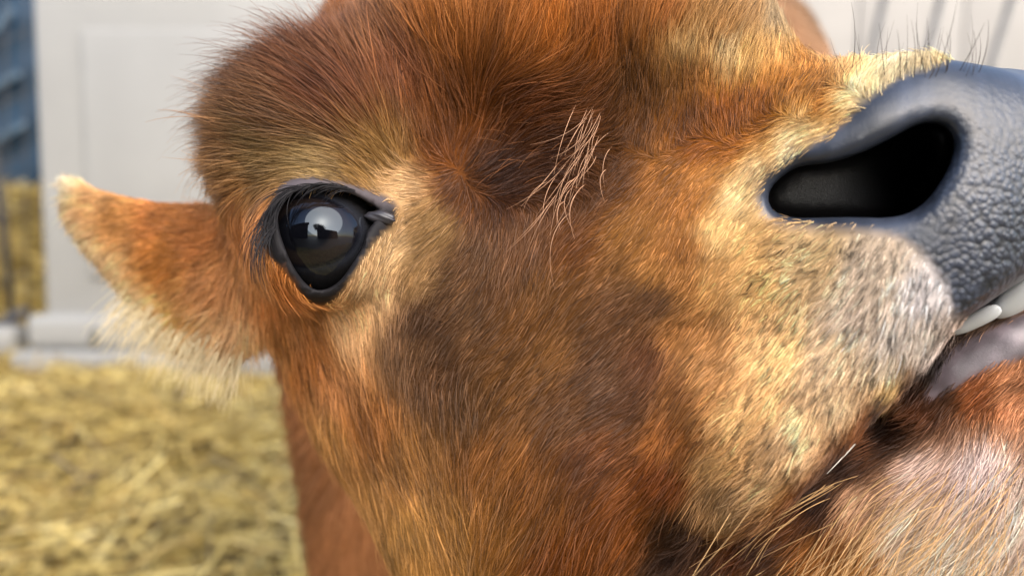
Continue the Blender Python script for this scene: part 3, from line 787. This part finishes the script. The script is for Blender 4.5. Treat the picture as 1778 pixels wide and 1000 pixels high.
def straw_cols(n_):
    base = .80 * lin((190, 167, 98)); alt = .80 * lin((174, 146, 78)); dk = .7 * lin((80, 62, 28)); pale = .82 * lin((220, 200, 132))
    r_ = rng.random(n_)[:, None]
    c = np.where(r_ < .56, base, np.where(r_ < .74, alt, np.where(r_ < .88, dk, pale)))
    return np.clip(c * np.exp(.18 * rng.normal(size=(n_, 1))), .01, .85)
NS = 34000
sx = np.concatenate([rng.uniform(-1.7, .6, NS * 3 // 4), rng.uniform(-2.4, 2.4, NS // 4)]); sy = np.concatenate([rng.uniform(.6, 2.3, NS * 3 // 4), rng.uniform(-.4, 2.5, NS // 4)])
_kp = wav(np.stack([sx, sy, 0 * sx], 1), 91, 5) + .3 * rng.normal(size=len(sx)) > -1.15
sx, sy = sx[_kp], sy[_kp]; NS = len(sx)
sz = ground_z(sx, sy) + rng.random(NS) ** 2 * np.where(sy > 1.75, .012, .03) + .002
so = ribbons('straw_bedding', np.stack([sx, sy, sz], 1), rng.uniform(0, 6.283, NS), rng.normal(size=NS) * .22, rng.uniform(.05, .22, NS), rng.uniform(.003, .0068, NS), rng.normal(size=NS) * .016, straw_cols(NS))
tag(so, 'loose yellow straw covering the ground of the pen', 'straw', kind='stuff')

def box(bm, x0, x1, y0, y1, z0, z1, bev=0.004, rot=None):
    r = bmesh.ops.create_cube(bm, size=1)
    vs = r['verts']
    for v_ in vs: v_.co = Vector(((x0 + x1) / 2 + v_.co.x * (x1 - x0), (y0 + y1) / 2 + v_.co.y * (y1 - y0), (z0 + z1) / 2 + v_.co.z * (z1 - z0)))
    if bev:
        es = list({e_ for v_ in vs for e_ in v_.link_edges})
        bmesh.ops.bevel(bm, geom=es, offset=bev, segments=3, profile=.5, affect='EDGES')
white = simple('white_plastic', (.275, .275, .268), .42, 3, .05, .0004, 300)  # white lowered to grey, with the hutch's shade put into the colour
white2 = simple('white_boards', (.25, .24, .23), .55, 4, .06)
YH = 2.09; xl = ray_at(57, 300, YH)[0]; xr = .25
hut = bpy.data.objects.new('calf_hutch', None); C.objects.link(hut); hut.location = (xl, YH, 0); hut.rotation_euler = (-R(3), 0, 0)
tag(hut, 'white plastic hutch with a raised panel and stepped base behind the calf', 'calf hutch')
def zrow(v0, Y=YH): return ray_at(57, v0, Y)[2]
W = xr - xl
st = ray_at(140, 300, YH)[0] - xl; zr = zrow(44); zb1 = zrow(548); zb2 = zrow(606)
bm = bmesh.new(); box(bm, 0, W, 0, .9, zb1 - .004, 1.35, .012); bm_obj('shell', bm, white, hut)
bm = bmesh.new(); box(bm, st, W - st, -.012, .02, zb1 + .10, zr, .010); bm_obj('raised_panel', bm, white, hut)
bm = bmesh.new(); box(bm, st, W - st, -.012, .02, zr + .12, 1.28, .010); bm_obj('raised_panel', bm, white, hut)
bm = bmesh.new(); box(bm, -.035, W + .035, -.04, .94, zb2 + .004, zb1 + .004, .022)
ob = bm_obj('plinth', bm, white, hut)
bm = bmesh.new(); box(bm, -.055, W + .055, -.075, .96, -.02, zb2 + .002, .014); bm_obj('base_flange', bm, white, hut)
hole = simple('dark_slot', (.10, .09, .06), .9)
bm = bmesh.new(); sxh = ray_at(176, 588, YH)[0] - xl; szh = zrow(588, YH - .04)
bmesh.ops.create_uvsphere(bm, u_segments=24, v_segments=16, radius=1, matrix=Matrix.Translation((sxh, -.040, szh)) @ Matrix.Rotation(.25, 4, 'Y') @ Matrix.Diagonal((.010, .006, .026, 1)))
bm_obj('drain_slot', bm, hole, hut)

# straw bale, blue sheet and posts left of the hutch
YB = 2.62
bz = ray_at(25, 338, YB)[2]; bx1 = ray_at(75, 400, YB)[0]; bx0 = bx1 - .95
bale = bpy.data.objects.new('straw_bale', None); C.objects.link(bale)
tag(bale, 'yellow straw bale at the left edge behind a thin post', 'straw bale')
bm = bmesh.new(); box(bm, bx0 + .02, bx1 - .02, YB + .02, YB + .46, 0, bz - .02, .03); bm_obj('core', bm, soil, bale)
NBS = 5200
fx = rng.uniform(bx0, bx1, NBS); fz = rng.uniform(.01, bz, NBS); fy = np.full(NBS, YB) + rng.normal(size=NBS) * .012
top = rng.random(NBS) < .3; fz[top] = bz + rng.normal(size=top.sum()) * .012; fy[top] = rng.uniform(YB, YB + .48, top.sum())
ribbons('straw', np.stack([fx, fy, fz], 1), rng.normal(size=NBS) * .35, rng.normal(size=NBS) * .3, rng.uniform(.05, .16, NBS), rng.uniform(.004, .008, NBS), rng.normal(size=NBS) * .06, np.clip(straw_cols(NBS) * 1.15, 0, .85), bale)
tar = bpy.data.objects.new('tarpaulin', None); C.objects.link(tar)
tag(tar, 'blue sheet with pale slanted folds hanging at the left edge above the straw', 'tarpaulin')
blue = simple('blue_sheet', .48 * lin((52, 80, 106)), .45, 5, .12, .004, 30)
pale_blue = simple('pale_fold', .5 * lin((100, 126, 148)), .4, 8, .1)
YT = 3.15; tx1 = ray_at(100, 200, YT)[0]; nx_, nz_ = 60, 60
tz0 = ray_at(25, 345, YT)[2]
Vt = []
for i in range(nx_):
    for j in range(nz_):
        x = tx1 - 1.4 + 1.4 * i / (nx_ - 1); z = tz0 - .12 + 1.1 * j / (nz_ - 1)
        s_ = (z - .55 * x) * 42
        Vt.append((x, YT + .018 * math.sin(s_ * .8) * .35 + .006 * math.sin(9 * x + 3 * z), z))
i0 = np.array([i * nz_ + j for i in range(nx_ - 1) for j in range(nz_ - 1)])
ts = mesh_from('sheet', Vt, np.stack([i0, i0 + nz_, i0 + nz_ + 1, i0 + 1], 1), blue, tar)
sm = ts.modifiers.new('t', 'SOLIDIFY'); sm.thickness = .006
for (ua, va, ub, vb) in ((-60, 180, 34, 128), (-60, 275, 44, 216), (-60, 372, 50, 312), (-40, 90, 22, 18)):
    a_ = ray_at(ua, va, YT - .04); b_ = ray_at(ub, vb, YT - .04)
    bm = bmesh.new(); L_ = np.linalg.norm(b_ - a_)
    box(bm, 0, L_, -.008, .008, -.014, .014, .006)
    f_ = bm_obj('fold', bm, pale_blue, tar); f_.location = a_
    f_.rotation_euler = (0, -math.atan2(b_[2] - a_[2], b_[0] - a_[0]), 0)
dark_wood = simple('dark_wood', (.055, .055, .06), .7, 20)
def post(name, p0, p1, r, mat, label, cat, group=None):
    p0, p1 = Vector(p0), Vector(p1); dv = p1 - p0
    bm = bmesh.new(); bmesh.ops.create_cone(bm, cap_ends=True, segments=16, radius1=r, radius2=r * .92, depth=dv.length)
    o = bm_obj(name, bm, mat); o.location = (p0 + p1) / 2; o.rotation_euler = dv.to_track_quat('Z', 'Y').to_euler()
    return tag(o, label, cat, group)
px_ = ray_at(20, 500, 2.45)[0]
post('fence_post', (px_, 2.45, -.05), (px_ - .03, 2.45, .95), .011, dark_wood, 'thin dark post standing in front of the straw bale', 'post')
a_ = ray_at(-30, 575, 2.3); b_ = ray_at(48, 538, 2.3)
post('pole', a_, b_, .016, dark_wood, 'dark pole lying slanted beside the foot of the white hutch', 'pole')
a_ = ray_at(-60, 600, 2.2); b_ = ray_at(28, 580, 2.2)
bm = bmesh.new(); box(bm, a_[0] - .3, b_[0], 2.18, 2.26, 0, b_[2] + .02, .02); o = bm_obj('white_block', bm, white)
tag(o, 'low white block in the straw at the left edge beside the hutch', 'block')

# white boards and the leaning wire panel at the upper right
YF = 3.0
fen = bpy.data.objects.new('board_fence', None); C.objects.link(fen)
tag(fen, 'white vertical board fence at the upper right beyond the nose', 'fence')
x = .1
k_ = 0
while x < 3.2:
    wd = .40; bm = bmesh.new(); box(bm, x, x + wd - .004, YF, YF + .025, .02, 1.7, .006); bm_obj('board', bm, white2, fen); x += wd; k_ += 1
for zz in (.35, 1.25):
    bm = bmesh.new(); box(bm, .1, 3.2, YF + .027, YF + .07, zz, zz + .1, .004); bm_obj('rail', bm, white2, fen)
steel = simple('galvanised_steel', (.09, .09, .09), .4, 30)
steel.node_tree.nodes['Principled BSDF'].inputs['Metallic'].default_value = .0
wp = bpy.data.objects.new('pen_gate', None); C.objects.link(wp)
tag(wp, 'grey steel gate of thin slanted bars in front of the white board fence', 'gate')
YW = 2.3
for ut, ub in ((1536, 1512), (1634, 1608), (1757, 1724), (1860, 1828)):
    a_ = ray_at(ub + 3 * (ub - ut) * .5, 260, YW); b_ = ray_at(ut + (ut - ub) * .6, -70, YW)
    dv = b_ - a_; a_ = b_ - dv / dv[2] * (b_[2] - .02) if True else a_
    bm = bmesh.new(); dv = Vector(b_) - Vector(a_)
    bmesh.ops.create_cone(bm, cap_ends=True, segments=16, radius1=.010, radius2=.010, depth=dv.length)
    o = bm_obj('bar', bm, steel, wp); o.location = (Vector(a_) + Vector(b_)) / 2; o.rotation_euler = dv.to_track_quat('Z', 'Y').to_euler()

# added behind the camera, unseen: dark timber building to darken the eye reflection
added_barn = bpy.data.objects.new('added_barn', None); C.objects.link(added_barn)
tag(added_barn, 'dark timber building added behind the camera, unseen, to darken the eye reflection', 'added_barn')
bw = simple('dark_boards', (.035, .028, .024), .8, 4, .3)
def added_barn_box(nm, *a):
    bm = bmesh.new(); box(bm, *a, .02); return bm_obj(nm, bm, bw, added_barn)
added_barn_box('wall', -9, -.9, -5.2, -5.0, 0, 3.7)
added_barn_box('wall', 1.3, 8, -5.2, -5.0, 0, 2.4)
added_barn_box('roof', -9.4, -.7, -5.4, -4.4, 3.7, 3.9)

# leafy crown on a trunk, added unseen to cut into the mirrored sun patch
bark = simple('bark', (.05, .04, .03), .9, 12, .2, .01, 30)
leafm = simple('leaf', (.03, .05, .02), .6, 3, .3)
added_tree = bpy.data.objects.new('added_tree', None); C.objects.link(added_tree); added_tree.location = (1.7, -4.6, 0)
tag(added_tree, 'dark leafy crown and trunk, added out of view to cut into the eye reflection', 'added_tree')
bm = bmesh.new()
bmesh.ops.create_cone(bm, cap_ends=True, segments=12, radius1=.13, radius2=.05, depth=2.6, matrix=Matrix.Translation((0, 0, 1.3)))
for k_ in range(6):
    a_ = k_ * 1.05; m = Matrix.Translation((.4 * math.cos(a_), .4 * math.sin(a_), 2.1 + .1 * k_)) @ Matrix.Rotation(a_, 4, 'Z') @ Matrix.Rotation(.8, 4, 'Y')
    bmesh.ops.create_cone(bm, cap_ends=True, segments=8, radius1=.05, radius2=.015, depth=1.1, matrix=m)
bm_obj('trunk', bm, bark, added_tree)
nl_ = 5000; g = np.random.default_rng(9)
cl_ = np.array([(-.6, 0, 2.3), (.5, .2, 2.7), (0, -.2, 3.2), (-.9, .1, 2.9), (.9, 0, 2.2), (.1, .3, 2.4)])
pc_ = cl_[g.integers(0, len(cl_), nl_)] + g.normal(size=(nl_, 3)) * .24
d1 = norm(g.normal(size=(nl_, 3))); d2 = norm(np.cross(d1, g.normal(size=(nl_, 3)))); sz_ = g.uniform(.04, .09, (nl_, 1))
Vl = np.stack([pc_ - d1 * sz_, pc_ + d2 * sz_ * .5, pc_ + d1 * sz_, pc_ - d2 * sz_ * .5], 1).reshape(-1, 3)
mesh_from('crown', Vl, np.arange(nl_ * 4).reshape(-1, 4), leafm, added_tree, smooth=False)

wf = bpy.data.objects.new('wire_fence', None); C.objects.link(wf)
tag(wf, 'thin dark wire fence at the far left edge in front of the blue sheet', 'wire fence')
for (ua, va, ub, vb) in ((9, -40, 13, 600), (-34, -40, -30, 600), (44, -40, 47, 600), (-70, 110, 52, 52), (-70, 215, 52, 160), (-70, 330, 52, 262), (-70, 420, 52, 350), (-70, 520, 52, 470)):
    a_ = Vector(ray_at(ua, va, 2.42)); b_ = Vector(ray_at(ub, vb, 2.42)); dv = b_ - a_
    bm = bmesh.new(); bmesh.ops.create_cone(bm, cap_ends=True, segments=8, radius1=.0026, radius2=.0026, depth=dv.length)
    o = bm_obj('wire', bm, dark_wood, wf); o.location = (a_ + b_) / 2; o.rotation_euler = dv.to_track_quat('Z', 'Y').to_euler()
